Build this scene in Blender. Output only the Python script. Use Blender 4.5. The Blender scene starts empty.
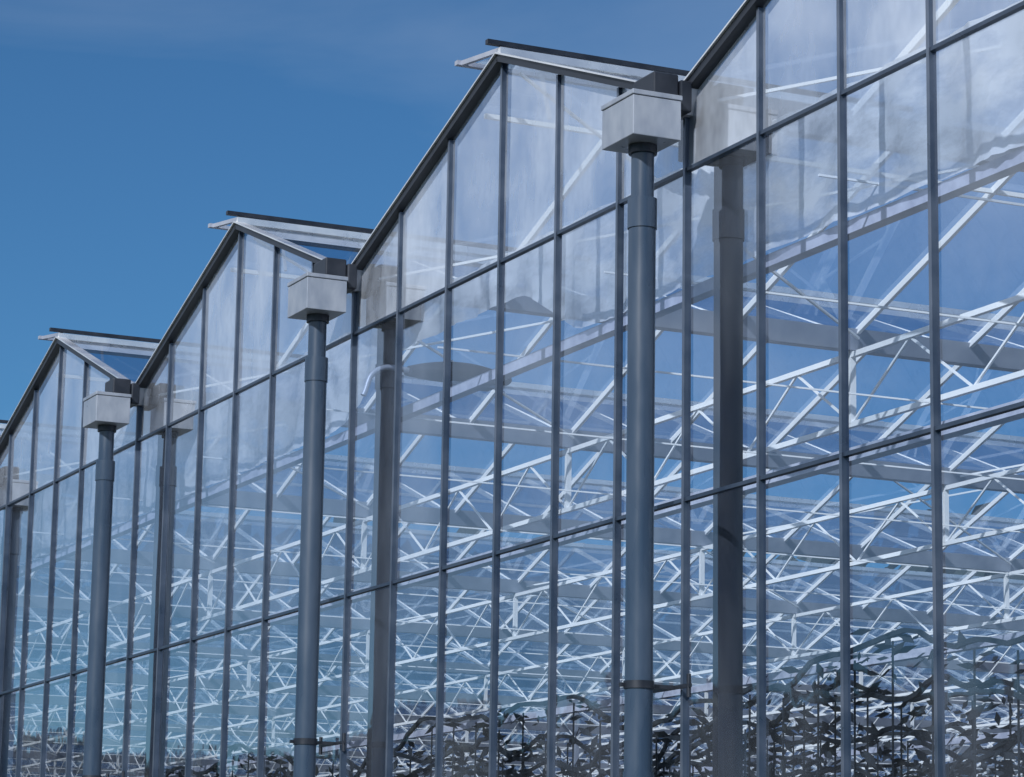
import bpy, math, random
import numpy as np
from mathutils import Vector, Matrix
random.seed(7)
sc=bpy.context.scene
# ------------------------------------------------ constants
D=7.33; EYE=1.6
S=4.8; P=0.8
XV=-13.515
ZG=6.26; ZR=7.15
K0,K1=-16,3
YD=36.0
valleys=[XV+S*k for k in range(K0,K1+1)]
peaks=[v+S/2 for v in valleys[:-1]]
XL,XR=valleys[0],valleys[-1]
def roofz(x):
    t=((x-XV)%S)/S
    return ZG+(ZR-ZG)*(1-abs(t-0.5)*2)
# ------------------------------------------------ materials
def newmat(name):
    m=bpy.data.materials.new(name); m.use_nodes=True
    nt=m.node_tree; nt.nodes.clear()
    o=nt.nodes.new('ShaderNodeOutputMaterial')
    return m,nt,o
def L(nt,a,b): nt.links.new(a,b)
def noise(nt,scale,detail=3,vec_scale=(1,1,1),rough=.5):
    tc=nt.nodes.new('ShaderNodeTexCoord'); mp=nt.nodes.new('ShaderNodeMapping')
    mp.inputs['Scale'].default_value=vec_scale
    n=nt.nodes.new('ShaderNodeTexNoise'); n.inputs['Scale'].default_value=scale
    n.inputs['Detail'].default_value=detail; n.inputs['Roughness'].default_value=rough
    L(nt,tc.outputs['Object'],mp.inputs[0]); L(nt,mp.outputs[0],n.inputs['Vector'])
    return n
def ramp(nt,src,a,b,ca,cb):
    r=nt.nodes.new('ShaderNodeMapRange')
    r.inputs[1].default_value=a; r.inputs[2].default_value=b
    r.inputs[3].default_value=ca; r.inputs[4].default_value=cb
    L(nt,src,r.inputs[0]); return r.outputs[0]
def math_(nt,op,a,b=None):
    n=nt.nodes.new('ShaderNodeMath'); n.operation=op
    for i,v in enumerate((a,b)):
        if v is None: continue
        if isinstance(v,(int,float)): n.inputs[i].default_value=v
        else: L(nt,v,n.inputs[i])
    return n.outputs[0]
def paint(name,c1,c2,rough=.45,metal=0.0,scale=3,vs=(1,1,1),bump=0.0):
    m,nt,o=newmat(name)
    p=nt.nodes.new('ShaderNodeBsdfPrincipled')
    n=noise(nt,scale,3,vs,.6)
    mx=nt.nodes.new('ShaderNodeMix'); mx.data_type='RGBA'
    mx.inputs[6].default_value=(*c1,1); mx.inputs[7].default_value=(*c2,1)
    L(nt,ramp(nt,n.outputs['Fac'],.35,.65,0,1),mx.inputs[0])
    L(nt,mx.outputs[2],p.inputs['Base Color'])
    p.inputs['Metallic'].default_value=metal
    L(nt,ramp(nt,n.outputs['Fac'],.3,.7,rough-.08,rough+.12),p.inputs['Roughness'])
    if bump:
        b=nt.nodes.new('ShaderNodeBump'); b.inputs['Strength'].default_value=bump; b.inputs['Distance'].default_value=.01
        L(nt,n.outputs['Fac'],b.inputs['Height']); L(nt,b.outputs[0],p.inputs['Normal'])
    L(nt,p.outputs[0],o.inputs[0]); return m
def glass(name,haze_lo,haze_hi,tint,refl=1.9,bump=.15,haze_col=(.68,.78,.95),nscale=1.0,vs=(1,1,1),trans=.5,lo=.38,hi=.68,rg=.02,cap=.7,det=4):
    m,nt,o=newmat(name)
    lw=nt.nodes.new('ShaderNodeLayerWeight'); lw.inputs['Blend'].default_value=.5
    f5=math_(nt,'POWER',lw.outputs['Facing'],4.5)
    R=math_(nt,'MULTIPLY_ADD',f5,.95); R.node.inputs[2].default_value=.05
    R=math_(nt,'MULTIPLY',R,refl); R=math_(nt,'MINIMUM',R,cap)
    g=nt.nodes.new('ShaderNodeBsdfGlossy'); g.inputs['Roughness'].default_value=rg
    g.inputs['Color'].default_value=(.93,.96,1,1)
    if bump:
        wav=noise(nt,2.2,2,(1,1,.5),.45)
        b=nt.nodes.new('ShaderNodeBump'); b.inputs['Strength'].default_value=bump; b.inputs['Distance'].default_value=.01
        L(nt,wav.outputs['Fac'],b.inputs['Height']); L(nt,b.outputs[0],g.inputs['Normal'])
    t=nt.nodes.new('ShaderNodeBsdfTransparent'); t.inputs[0].default_value=(*tint,1)
    df=nt.nodes.new('ShaderNodeBsdfDiffuse'); df.inputs[0].default_value=(*haze_col,1)
    tl=nt.nodes.new('ShaderNodeBsdfTranslucent'); tl.inputs[0].default_value=(*haze_col,1)
    mh=nt.nodes.new('ShaderNodeMixShader'); mh.inputs[0].default_value=trans
    L(nt,df.outputs[0],mh.inputs[1]); L(nt,tl.outputs[0],mh.inputs[2])
    hn=noise(nt,nscale,det,vs,.62)
    h=ramp(nt,hn.outputs['Fac'],lo,hi,haze_lo,haze_hi)
    at=nt.nodes.new('ShaderNodeAttribute'); at.attribute_name='pane'
    pv=ramp(nt,at.outputs['Fac'],0,1,.65,1.35)
    h=math_(nt,'MULTIPLY',h,pv)
    m1=nt.nodes.new('ShaderNodeMixShader'); L(nt,h,m1.inputs[0]); L(nt,t.outputs[0],m1.inputs[1]); L(nt,mh.outputs[0],m1.inputs[2])
    m2=nt.nodes.new('ShaderNodeMixShader'); L(nt,R,m2.inputs[0]); L(nt,m1.outputs[0],m2.inputs[1]); L(nt,g.outputs[0],m2.inputs[2])
    L(nt,m2.outputs[0],o.inputs[0]); return m
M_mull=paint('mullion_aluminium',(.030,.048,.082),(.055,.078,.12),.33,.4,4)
M_cap=paint('mullion_cap_aluminium',(.09,.12,.17),(.15,.18,.24),.32,.6,4)
M_raft=paint('gable_rafter_dark',(.014,.018,.028),(.028,.034,.048),.4,.3,4)
M_white=paint('galvanised_white_steel',(.82,.83,.84),(.90,.90,.90),.42,.0,2)
M_gut=paint('gutter_steel',(.28,.31,.39),(.40,.43,.51),.4,.3,2)
M_alu=paint('bright_aluminium',(.66,.68,.72),(.84,.85,.87),.25,.7,3)
M_pipe=paint('downpipe_grey_plastic',(.022,.040,.072),(.040,.062,.10),.30,.0,5,(1,1,.25),.05)
M_box=paint('hopper_sheet_metal',(.24,.275,.34),(.33,.365,.43),.34,.4,7,(1,1,.5),.1)
M_dark=paint('dark_reflection_and_lamp',(.002,.004,.009),(.004,.007,.015),.8,.0,4)  # near-black: shaded pipe reflections put into the colour; also covers the lamp head
M_fab=paint('folded_screen_fabric',(.34,.36,.46),(.50,.52,.62),.85,.0,6,(1,1,1),.4)
M_conc=paint('concrete',(.20,.20,.20),(.28,.28,.27),.9,.0,3,(1,1,1),.3)
M_grass=paint('grass',(.035,.06,.02),(.07,.10,.035),.95,.0,1.5,(1,1,1),.6)
M_floor=paint('ground_cloth',(.08,.09,.10),(.13,.14,.15),.9,.0,1)
M_leaf=paint('leaves',(.008,.014,.014),(.018,.028,.022),.8,.0,.4)
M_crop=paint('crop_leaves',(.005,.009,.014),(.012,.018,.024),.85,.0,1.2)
M_bark=paint('bark',(.03,.025,.02),(.06,.05,.04),.9,.0,4)
M_glass=glass('facade_glass',.01,.17,(.80,.87,.97),2.3,.16,nscale=.8,vs=(1,1,.4),cap=.6,lo=.44,hi=.70)
M_gable=glass('gable_glass_dusty',.20,.72,(.80,.87,.96),2.3,.14,haze_col=(.78,.85,.97),nscale=1.5,vs=(1,1,.6),cap=.6)
M_roof=glass('roof_glass',.0,.05,(.90,.95,.99),1.5,0,nscale=.8,vs=(1,1,1),cap=.9,det=2)
M_film=glass('plastic_film',.45,1.0,(.88,.92,.97),.9,1.0,(.95,.96,.99),nscale=3.0,vs=(.7,1,1.6),lo=.36,hi=.58,rg=.22,trans=.35,det=5)
# ------------------------------------------------ mesh accumulators
class Acc:
    def __init__(s): s.v=[];s.f=[];s.a=[]
    def bar(s,p,q,w,h,up=(0,0,1)):
        p=Vector(p);q=Vector(q);d=(q-p).normalized();up=Vector(up)
        if abs(d.dot(up))>.99: up=Vector((0,1,0))
        r=d.cross(up).normalized();u=r.cross(d)
        i=len(s.v)
        for c in (p,q):
            for a,b in ((-1,-1),(1,-1),(1,1),(-1,1)):
                s.v.append(tuple(c+r*(a*w/2)+u*(b*h/2)))
        s.f+= [(i,i+1,i+2,i+3)[::-1],(i+4,i+5,i+6,i+7)]
        for k in range(4):
            k2=(k+1)%4; s.f.append((i+k,i+k2,i+4+k2,i+4+k))
    def box(s,lo,hi):
        c=((lo[0]+hi[0])/2,(lo[1]+hi[1])/2)
        s.bar((c[0],c[1],lo[2]),(c[0],c[1],hi[2]),hi[0]-lo[0],hi[1]-lo[1],(0,1,0))
    def tube(s,p,q,r,n=20,r2=None,cap=True):
        p=Vector(p);q=Vector(q);d=(q-p).normalized();r2=r if r2 is None else r2
        up=Vector((0,0,1)) if abs(d.z)<.9 else Vector((0,1,0))
        a=d.cross(up).normalized();b=a.cross(d);i=len(s.v)
        for c,rr in((p,r),(q,r2)):
            for k in range(n):
                t=2*math.pi*k/n; s.v.append(tuple(c+a*math.cos(t)*rr+b*math.sin(t)*rr))
        for k in range(n):
            k2=(k+1)%n; s.f.append((i+k,i+n+k,i+n+k2,i+k2))
        if cap: s.f.append(tuple(i+k for k in range(n))); s.f.append(tuple(i+n+k for k in range(n))[::-1])
    def quad(s,pts,a=0.5):
        i=len(s.v); s.v+=[tuple(p) for p in pts]; s.f.append(tuple(range(i,i+len(pts)))); s.a.append(a)
    def obj(s,name,mat,parent=None,bevel=0,smooth=False):
        me=bpy.data.meshes.new(name); me.from_pydata(s.v,[],s.f); me.update()
        if len(s.a)==len(s.f):
            at=me.attributes.new('pane','FLOAT','FACE'); at.data.foreach_set('value',s.a)
        o=bpy.data.objects.new(name,me); sc.collection.objects.link(o); me.materials.append(mat)
        if smooth:
            for p in me.polygons: p.use_smooth=True
            me.set_sharp_from_angle(angle=math.radians(40))
        if bevel:
            b=o.modifiers.new('b','BEVEL'); b.width=bevel; b.segments=2; b.limit_method='ANGLE'
        if parent: o.parent=parent
        return o
def empty(name,loc=(0,0,0)):
    e=bpy.data.objects.new(name,None); sc.collection.objects.link(e); e.location=loc; return e
GH=empty('greenhouse')
# ------------------------------------------------ facade
zs=[0.45,2.25,4.05,5.864]
npan=int(round((XR-XL)/P))
fg=Acc(); gg=Acc()
j=lambda:random.uniform(-.003,.003)
for i in range(npan):
    x0=XL+i*P; x1=x0+P
    for k in range(3):
        y=[j() for _ in range(3)]; y.append(y[0]+y[2]-y[1])
        fg.quad([(x0,y[0],zs[k]),(x1,y[1],zs[k]),(x1,y[2],zs[k+1]),(x0,y[3],zs[k+1])],random.random())
    y=[j() for _ in range(3)]; y.append(y[0]+y[2]-y[1])
    gg.quad([(x0,y[0],zs[3]),(x1,y[1],zs[3]),(x1,y[2],roofz(x1)),(x0,y[3],roofz(x0))],random.random())
fg.obj('facade_panes',M_glass,GH); gg.obj('gable_panes',M_gable,GH)
mu=Acc(); mc=Acc()
for i in range(npan+1):
    x=XL+i*P
    mu.box((x-.009,-.024,.45),(x+.009,.016,roofz(x)-.01))
    mc.box((x-.011,-.028,.45),(x+.011,-.0245,roofz(x)-.012))
mu.obj('mullions',M_mull,GH); mc.obj('mullion_caps',M_cap,GH)
tr=Acc()
for z in zs:
    tr.box((XL,-.020,z-.010),(XR,.014,z+.010))
tr.obj('transoms',M_mull,GH)
ra=Acc()
for p in peaks:
    for s in(-1,1):
        ra.bar((p+s*2.4,-.02,ZG+.02),(p,-.02,ZR+.02),.08,.045)
ra.obj('gable_rafters',M_raft,GH)
rl=Acc()
for p in peaks:
    for s in(-1,1):
        rl.bar((p+s*2.4,-.03,ZG+.050),(p,-.03,ZR+.050),.09,.010)
rl.obj('gable_cover_strips',M_alu,GH)
pl=Acc(); pl.box((XL,-.10,0),(XR,.12,.428)); pl.obj('concrete_plinth',M_conc,GH,.01)
# ------------------------------------------------ roof
rg=Acc()
for p in peaks:
    for s in(-1,1):
        yy=0.01
        while yy<YD-.1:
            y2=min(yy+4,YD)
            rg.quad([(p+s*2.36,yy,ZG+.04),(p+s*2.36,y2,ZG+.04),(p,y2,ZR+.03),(p,yy,ZR+.03)],random.random()); yy=y2
rg.obj('roof_panes',M_roof,GH)
rb=Acc(); ri=Acc(); gu=Acc(); ve=Acc(); vg=Acc()
for p in peaks:
    ri.box((p-.03,-.05,ZR+.035),(p+.03,YD,ZR+.085))
    y=1.0
    while y<YD:
        for s in(-1,1): rb.bar((p+s*2.36,y,ZG+.02),(p,y,ZR),.030,.048)
        y+=1.0
    y=0.05; n=0
    while y<YD-3:
        a=math.radians(7 if n==0 else random.choice((4,6,2)))
        w=.66; tx,tz=p-w*math.cos(a),ZR+.09+w*math.sin(a); hx,hz=p-.04,ZR+.09
        L1=2.6
        vg.quad([(hx,y,hz),(hx,y+L1,hz),(tx,y+L1,tz),(tx,y,tz)],random.random())
        for yy in (y-.06,y+L1/2,y+L1): ve.bar((hx,yy,hz),(tx,yy,tz),.03,.03)
        ve.bar((tx,y-.1,tz),(tx,y+L1+.05,tz),.045,.03)
        ve.bar((tx+.03,y+.5,tz),(p-.5,y+.5,ZR-.16),.02,.02)
        ve.bar((tx+.03,y+L1-.5,tz),(p-.5,y+L1-.5,ZR-.16),.02,.02)
        y+=7.5; n+=1
rb.obj('roof_bars',M_white,GH); ri.obj('ridge_beams',M_alu,GH)
ve.obj('vent_frames',M_gut,GH); vg.obj('vent_panes',M_roof,GH)
rr=Acc()
for p in peaks:
    rr.box((p-.025,-.13,ZR+.100),(p+.015,3.0,ZR+.13))
rr.obj('ridge_rails',M_raft,GH)
for v in valleys:
    prof=[(-.05,0),(-.11,.15),(-.095,.15),(-.04,.012),(.04,.012),(.095,.15),(.11,.15),(.05,0)]
    i=len(gu.v); n=len(prof)
    for y in(-.12,YD):
        for a,b in prof: gu.v.append((v+a,y,ZG-.10+b))
    for k in range(n):
        k2=(k+1)%n; gu.f.append((i+k,i+k2,i+n+k2,i+n+k))
gu.obj('gutters',M_gut,GH)
ge=Acc()
for v in valleys:
    ge.box((v-.12,-.28,ZG-.035),(v+.12,-.125,ZG+.095))
    ge.box((v-.135,-.122,ZG-.11),(v+.135,-.05,ZG+.065))
ge.obj('gutter_end_caps',M_raft,GH,.01)
# ------------------------------------------------ trusses
gi=Acc(); fb=Acc(); po=Acc(); wi=Acc()
Y=4.0; row=0
while Y<=YD:
    gi.box((XL,Y-.022,ZG-.15),(XR,Y+.022,ZG-.11)); gi.box((XL,Y-.022,ZG-.68),(XR,Y+.022,ZG-.64))
    for v in valleys[:-1]:
        n=6; w=S/n
        for k in range(n):
            a=v+k*w
            if k%2==0: gi.bar((a,Y,ZG-.65),(a+w,Y,ZG-.14),.016,.016)
            else: gi.bar((a,Y,ZG-.14),(a+w,Y,ZG-.65),.016,.016)
    if row%2==0: fb.box((XL,Y+.08,ZG-.90),(XR,Y+.20,ZG-.80))
    for k,v in enumerate(valleys):
        if (k-1)%4==0 and Y>12: po.box((v-.035,Y-.035,0),(v+.035,Y+.035,ZG-.11))
        gi.box((v-.02,Y-.024,ZG-.65),(v+.02,Y+.024,ZG-.10))
    Y+=4.0; row+=1
for p in peaks:
    for y in range(0,int(YD)-4,8):
        wi.bar((p-2.3,y+.1,ZG-.02),(p,y+4,ZR-.06),.018,.018); wi.bar((p,y+.1,ZR-.06),(p-2.3,y+4,ZG-.02),.018,.018)
    wi.bar((p-.52,.1,ZR-.20),(p-.52,YD,ZR-.20),.03,.03)
    for q in(-1.2,1.2): wi.bar((p+q,.1,ZG-.70),(p+q,YD,ZG-.70),.012,.012)
gi.obj('trellis_girders',M_white,GH); fb.obj('folded_screens',M_fab,GH); po.obj('interior_posts',M_gut,GH); wi.obj('braces',M_white,GH)
FY=.44
fgd=Acc(); fgd.box((XL,FY+.03,5.37),(XR,FY+.11,5.44)); fgd.obj('facade_girder',M_fab,GH)
film=Acc(); nx=int((XR-XL)/.06); nz=12
for i in range(nx+1):
    x=XL+(XR-XL)*i/nx
    s=max(0,1-abs(x+17.7)/2.1); s=min(1,s*2.0)
    zb=5.44+.40*s*s*(3-2*s)
    for k in range(nz+1):
        z=zb+(6.16-zb)*k/nz
        film.v.append((x,FY+.016*math.sin(x*9+math.sin(z*3+x))+.008*math.sin(x*31+z*17*math.sin(x))+random.uniform(-.006,.006),z))
for i in range(nx):
    for k in range(nz):
        a=i*(nz+1)+k; film.f.append((a,a+nz+1,a+nz+2,a+1)); film.a.append(.5)
film.obj('film_curtain',M_film,GH,smooth=True)
fw=Acc()
i=0
while XL+i*P<=XR: fw.box((XL+i*P-.02,YD+.03,0),(XL+i*P+.02,YD+.09,ZG-.05)); i+=2
for z in(2.3,4.2,5.9): fw.box((XL,YD-.03,z-.03),(XR,YD+.028,z+.03))
y=0.8
while y<YD: fw.box((XL-.05,y-.02,0),(XL,y+.02,ZG-.05)); y+=1.6
fw.obj('far_wall_frames',M_mull,GH)
fl=Acc(); fl.quad([(XL,.12,.008),(XR,.12,.008),(XR,YD,.008),(XL,YD,.008)]); fl.obj('greenhouse_floor',M_floor,GH)
# ------------------------------------------------ downpipes
HB,HT=5.965,6.215
for v in valleys:
    if v<-75 or v>0: continue
    e=empty('rain_downpipe',(0,0,0)); yc=-.280
    t=Acc(); t.tube((v,yc,0),(v,yc,5.66),.074,28); t.tube((v,yc,5.661),(v,yc,HB),.062,28)
    for z0,z1,r in((5.50,5.665,.080),(2.4,2.60,.080)): t.tube((v,yc,z0),(v,yc,z1),r,28)
    t.obj('pipe',M_pipe,e,smooth=True)
    h=Acc(); h.box((v-.185,yc-.155,HB),(v+.185,yc+.135,HT-.03)); h.box((v-.191,yc-.161,HT-.028),(v+.191,yc+.141,HT)); h.obj('hopper',M_box,e,.004)
    o=Acc(); o.tube((v,yc,HB-.05),(v,yc,HB-.002),.078,24); o.obj('outlet_ring',M_raft,e,smooth=True)
    b=Acc(); b.tube((v,yc,3.03),(v,yc,3.07),.081,28)
    b.bar((v-.02,yc-.1,3.05),(v-.02,-.06,3.05),.03,.02)
    b.bar((v-.30,-.06,3.05),(v+.16,-.06,3.05),.015,.02)
    for dx in(-.28,.14): b.tube((v+dx,-.06,2.99),(v+dx,-.06,3.11),.012,10)
    b.obj('wall_bracket',M_raft,e,smooth=True)
ip=Acc()  # solid dark copies behind the glass stand in for the downpipes' reflections
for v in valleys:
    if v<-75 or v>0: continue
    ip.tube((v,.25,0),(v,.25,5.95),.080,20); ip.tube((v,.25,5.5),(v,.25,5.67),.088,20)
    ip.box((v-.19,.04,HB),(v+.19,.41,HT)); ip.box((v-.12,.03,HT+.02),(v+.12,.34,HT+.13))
ip.obj('downpipe_reflections',M_dark,GH,smooth=True)
# ------------------------------------------------ lamp on arm behind the glass
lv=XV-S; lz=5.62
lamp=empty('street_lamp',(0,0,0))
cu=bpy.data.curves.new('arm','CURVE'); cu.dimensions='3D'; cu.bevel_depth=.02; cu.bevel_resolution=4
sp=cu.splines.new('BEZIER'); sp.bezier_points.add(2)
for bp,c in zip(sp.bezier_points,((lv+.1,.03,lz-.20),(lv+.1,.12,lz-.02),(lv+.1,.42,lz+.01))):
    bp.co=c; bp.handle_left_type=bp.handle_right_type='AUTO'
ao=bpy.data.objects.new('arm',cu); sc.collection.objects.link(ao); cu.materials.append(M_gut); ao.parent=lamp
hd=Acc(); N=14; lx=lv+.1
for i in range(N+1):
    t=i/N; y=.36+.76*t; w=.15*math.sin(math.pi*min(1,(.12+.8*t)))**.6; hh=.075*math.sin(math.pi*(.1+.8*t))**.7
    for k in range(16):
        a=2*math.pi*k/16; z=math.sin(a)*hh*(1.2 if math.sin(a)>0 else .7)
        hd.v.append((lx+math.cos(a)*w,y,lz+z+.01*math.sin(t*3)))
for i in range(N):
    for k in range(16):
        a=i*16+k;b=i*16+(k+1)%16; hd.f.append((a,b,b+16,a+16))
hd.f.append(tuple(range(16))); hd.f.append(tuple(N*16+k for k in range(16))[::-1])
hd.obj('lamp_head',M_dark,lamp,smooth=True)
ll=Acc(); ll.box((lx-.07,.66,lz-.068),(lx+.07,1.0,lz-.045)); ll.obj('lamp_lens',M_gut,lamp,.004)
# ------------------------------------------------ high-wire crop inside
cr=Acc(); st=Acc()
rnd=random.Random(3)
def env(x,r):
    return 3.18+.30*abs(math.sin(x*.55+r*1.7))**.8+.06*math.sin(x*2.9+r*2)+.03*math.sin(x*7.3+r)
for r in range(8):
    Yr=1.9+r*1.4; x=-62.0
    for off,dz in((0,0),(1.3,-.22)):
        xx=-62.0; prev=None
        while xx<-9:
            c=Vector((xx,Yr+.06*math.sin(xx*3+off),env(xx+off,r)+dz+rnd.uniform(-.012,.012)))
            if prev is not None: st.bar(prev,c,.026,.028)
            prev=c; xx+=.13
    while x<-9:
        h=env(x,r)
        st.bar((x,Yr,0),(x+.05,Yr,h-.05),.010,.010)
        for _ in range(46):
            k=rnd.random()
            z=h-.0-1.7*k**1.35; q=Vector((x+rnd.uniform(-.25,.25),Yr+rnd.gauss(0,.12),z))
            s=rnd.uniform(.014,.040)
            u=Vector((rnd.gauss(0,1),rnd.gauss(0,1),rnd.gauss(0,.5))).normalized(); w=u.orthogonal().normalized()
            cr.quad([q-u*s*2.0,q-w*s*.8,q+u*s*2.0,q+w*s*.8])
        x+=.42
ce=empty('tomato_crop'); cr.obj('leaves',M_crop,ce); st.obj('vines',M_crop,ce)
# ------------------------------------------------ ground and paths
g=Acc(); g.quad([(-900,-900,0),(900,-900,0),(900,900,0),(-900,900,0)]); g.obj('ground',M_grass)
g=Acc(); g.quad([(-140,-2.2,.006),(60,-2.2,.006),(60,-.1,.006),(-140,-.1,.006)]); g.obj('path',M_conc)
g=Acc(); g.quad([(-300,-14,.006),(200,-14,.006),(200,-5,.006),(-300,-5,.006)]); g.obj('road',paint('asphalt',(.04,.04,.042),(.065,.065,.068),.9,0,8,(1,1,1),.4))
# ------------------------------------------------ trees
def trees(name,spots,nl=110):
    lf=Acc(); tk=Acc(); e=empty(name)
    for (x,y,h) in spots:
        tk.tube((x,y,0),(x+random.uniform(-.2,.2),y,h*.55),h*.025,8,h*.012)
        cl=[]
        for _ in range(11):
            a=random.uniform(0,6.28); r=random.uniform(0,.30)*h
            c=Vector((x+math.cos(a)*r,y+math.sin(a)*r,h*random.uniform(.15,.85))); cl.append((c,h*random.uniform(.12,.2)))
            tk.tube((x,y,h*.2),c,h*.012,6,h*.004)
        for c,r in cl:
            for _ in range(nl):
                d=Vector((random.gauss(0,1),random.gauss(0,1),random.gauss(0,1))).normalized()*r*random.uniform(.4,1.1)
                q=c+d; s=h*.02*random.uniform(.7,1.6)
                if q.z>h or q.z<.2: continue
                u=Vector((random.gauss(0,1),random.gauss(0,1),random.gauss(0,1))).normalized(); w=u.orthogonal().normalized()
                lf.quad([q-u*s-w*s,q+u*s-w*s*.6,q+u*s+w*s,q-u*s*.7+w*s])
    lf.obj('leaves',M_leaf,e); tk.obj('branches',M_bark,e)
sp=[]
for i in range(46):
    az=math.radians(12+i*.6+random.uniform(-.2,.2)); R=118+random.uniform(-6,10)
    h=17.5+1.5*math.sin(i*.9)+random.uniform(-1.3,1.3)
    sp.append((-R*math.cos(az),-D+R*math.sin(az),h))
trees('backdrop_trees',sp,70)  # added as a dark backdrop to block bright low sky behind the trusses
sp=[]; az=44.0
while az>14:
    y=-25+random.uniform(-2,2); lat=D-y; a=math.radians(az); R=lat/math.sin(a)
    el=4.8+(az-22)/14*1.3 if az>22 else 4.3
    el=el+random.uniform(-.3,.3)
    sp.append((-R*math.cos(a),y,1.6+R*math.tan(math.radians(el)))); az-=.62*(az/30)
trees('tree_row',sp,100)
# ------------------------------------------------ camera
th=math.radians(11.2); ps=math.radians(24.97); ro=math.radians(.93)
F=Vector((-math.cos(ps)*math.cos(th),math.sin(ps)*math.cos(th),math.sin(th)))
R0=F.cross(Vector((0,0,1))).normalized(); U0=R0.cross(F)
Rr=R0*math.cos(ro)+U0*math.sin(ro); Uu=U0*math.cos(ro)-R0*math.sin(ro)
cam=bpy.data.cameras.new('camera'); co=bpy.data.objects.new('camera',cam); sc.collection.objects.link(co)
M=Matrix((Rr,Uu,-F)).transposed().to_4x4(); M.translation=Vector((0,-D,EYE)); co.matrix_world=M
cam.sensor_width=36; cam.lens=2920/1024*36; cam.clip_end=3000; cam.clip_start=.1
sc.camera=co
# ------------------------------------------------ light
sd=Vector((.62,-.785,0)).normalized(); el=math.radians(34)
S3=Vector((sd.x*math.cos(el),sd.y*math.cos(el),math.sin(el)))
sl=bpy.data.lights.new('sun','SUN'); sl.energy=5.0; sl.angle=math.radians(.5); sl.color=(1,.98,.955)
so=bpy.data.objects.new('sun',sl); sc.collection.objects.link(so); so.rotation_euler=S3.to_track_quat('Z','Y').to_euler()
w=bpy.data.worlds.new('World'); sc.world=w; w.use_nodes=True; nt=w.node_tree; nt.nodes.clear()
o=nt.nodes.new('ShaderNodeOutputWorld'); bg=nt.nodes.new('ShaderNodeBackground'); sk=nt.nodes.new('ShaderNodeTexSky')
sk.sky_type='NISHITA'; sk.sun_disc=False; sk.sun_elevation=el; sk.sun_rotation=math.atan2(sd.x,sd.y)
sk.air_density=1.0; sk.dust_density=.3; sk.ozone_density=3.5
tc=nt.nodes.new('ShaderNodeTexCoord'); mp=nt.nodes.new('ShaderNodeMapping'); mp.inputs['Scale'].default_value=(1,1,3.5)
n=nt.nodes.new('ShaderNodeTexNoise'); n.inputs['Scale'].default_value=3.2; n.inputs['Detail'].default_value=7; n.inputs['Distortion'].default_value=.7
L(nt,tc.outputs['Generated'],mp.inputs[0]); L(nt,mp.outputs[0],n.inputs['Vector'])
tint=nt.nodes.new('ShaderNodeMix'); tint.data_type='RGBA'; tint.blend_type='MULTIPLY'; tint.inputs[0].default_value=1
tint.inputs[7].default_value=(.46,.86,1.14,1); L(nt,sk.outputs[0],tint.inputs[6])
mx=nt.nodes.new('ShaderNodeMix'); mx.data_type='RGBA'; mx.inputs[7].default_value=(13.5,14.3,15.5,1)
sep=nt.nodes.new('ShaderNodeSeparateXYZ'); L(nt,tc.outputs['Generated'],sep.inputs[0])
added_bank=ramp(nt,sep.outputs['Y'],.10,-.40,0,1)  # bright unseen clouds added off camera to brighten the glass reflections
hi_=ramp(nt,sep.outputs['Z'],.10,.28,.08,1)  # added clouds fade low so panes reflect darker towards the bottom
wisp=ramp(nt,n.outputs['Fac'],.48,.85,0,.12)
added_cloud=ramp(nt,n.outputs['Fac'],.34,.60,.22,1)
bk=math_(nt,'MULTIPLY',math_(nt,'MULTIPLY',added_bank,added_cloud),hi_)
L(nt,math_(nt,'MAXIMUM',wisp,bk),mx.inputs[0]); L(nt,tint.outputs[2],mx.inputs[6])
L(nt,mx.outputs[2],bg.inputs[0]); bg.inputs[1].default_value=.068
L(nt,bg.outputs[0],o.inputs[0])
sc.view_settings.view_transform='Standard'; sc.view_settings.look='None'; sc.view_settings.exposure=0
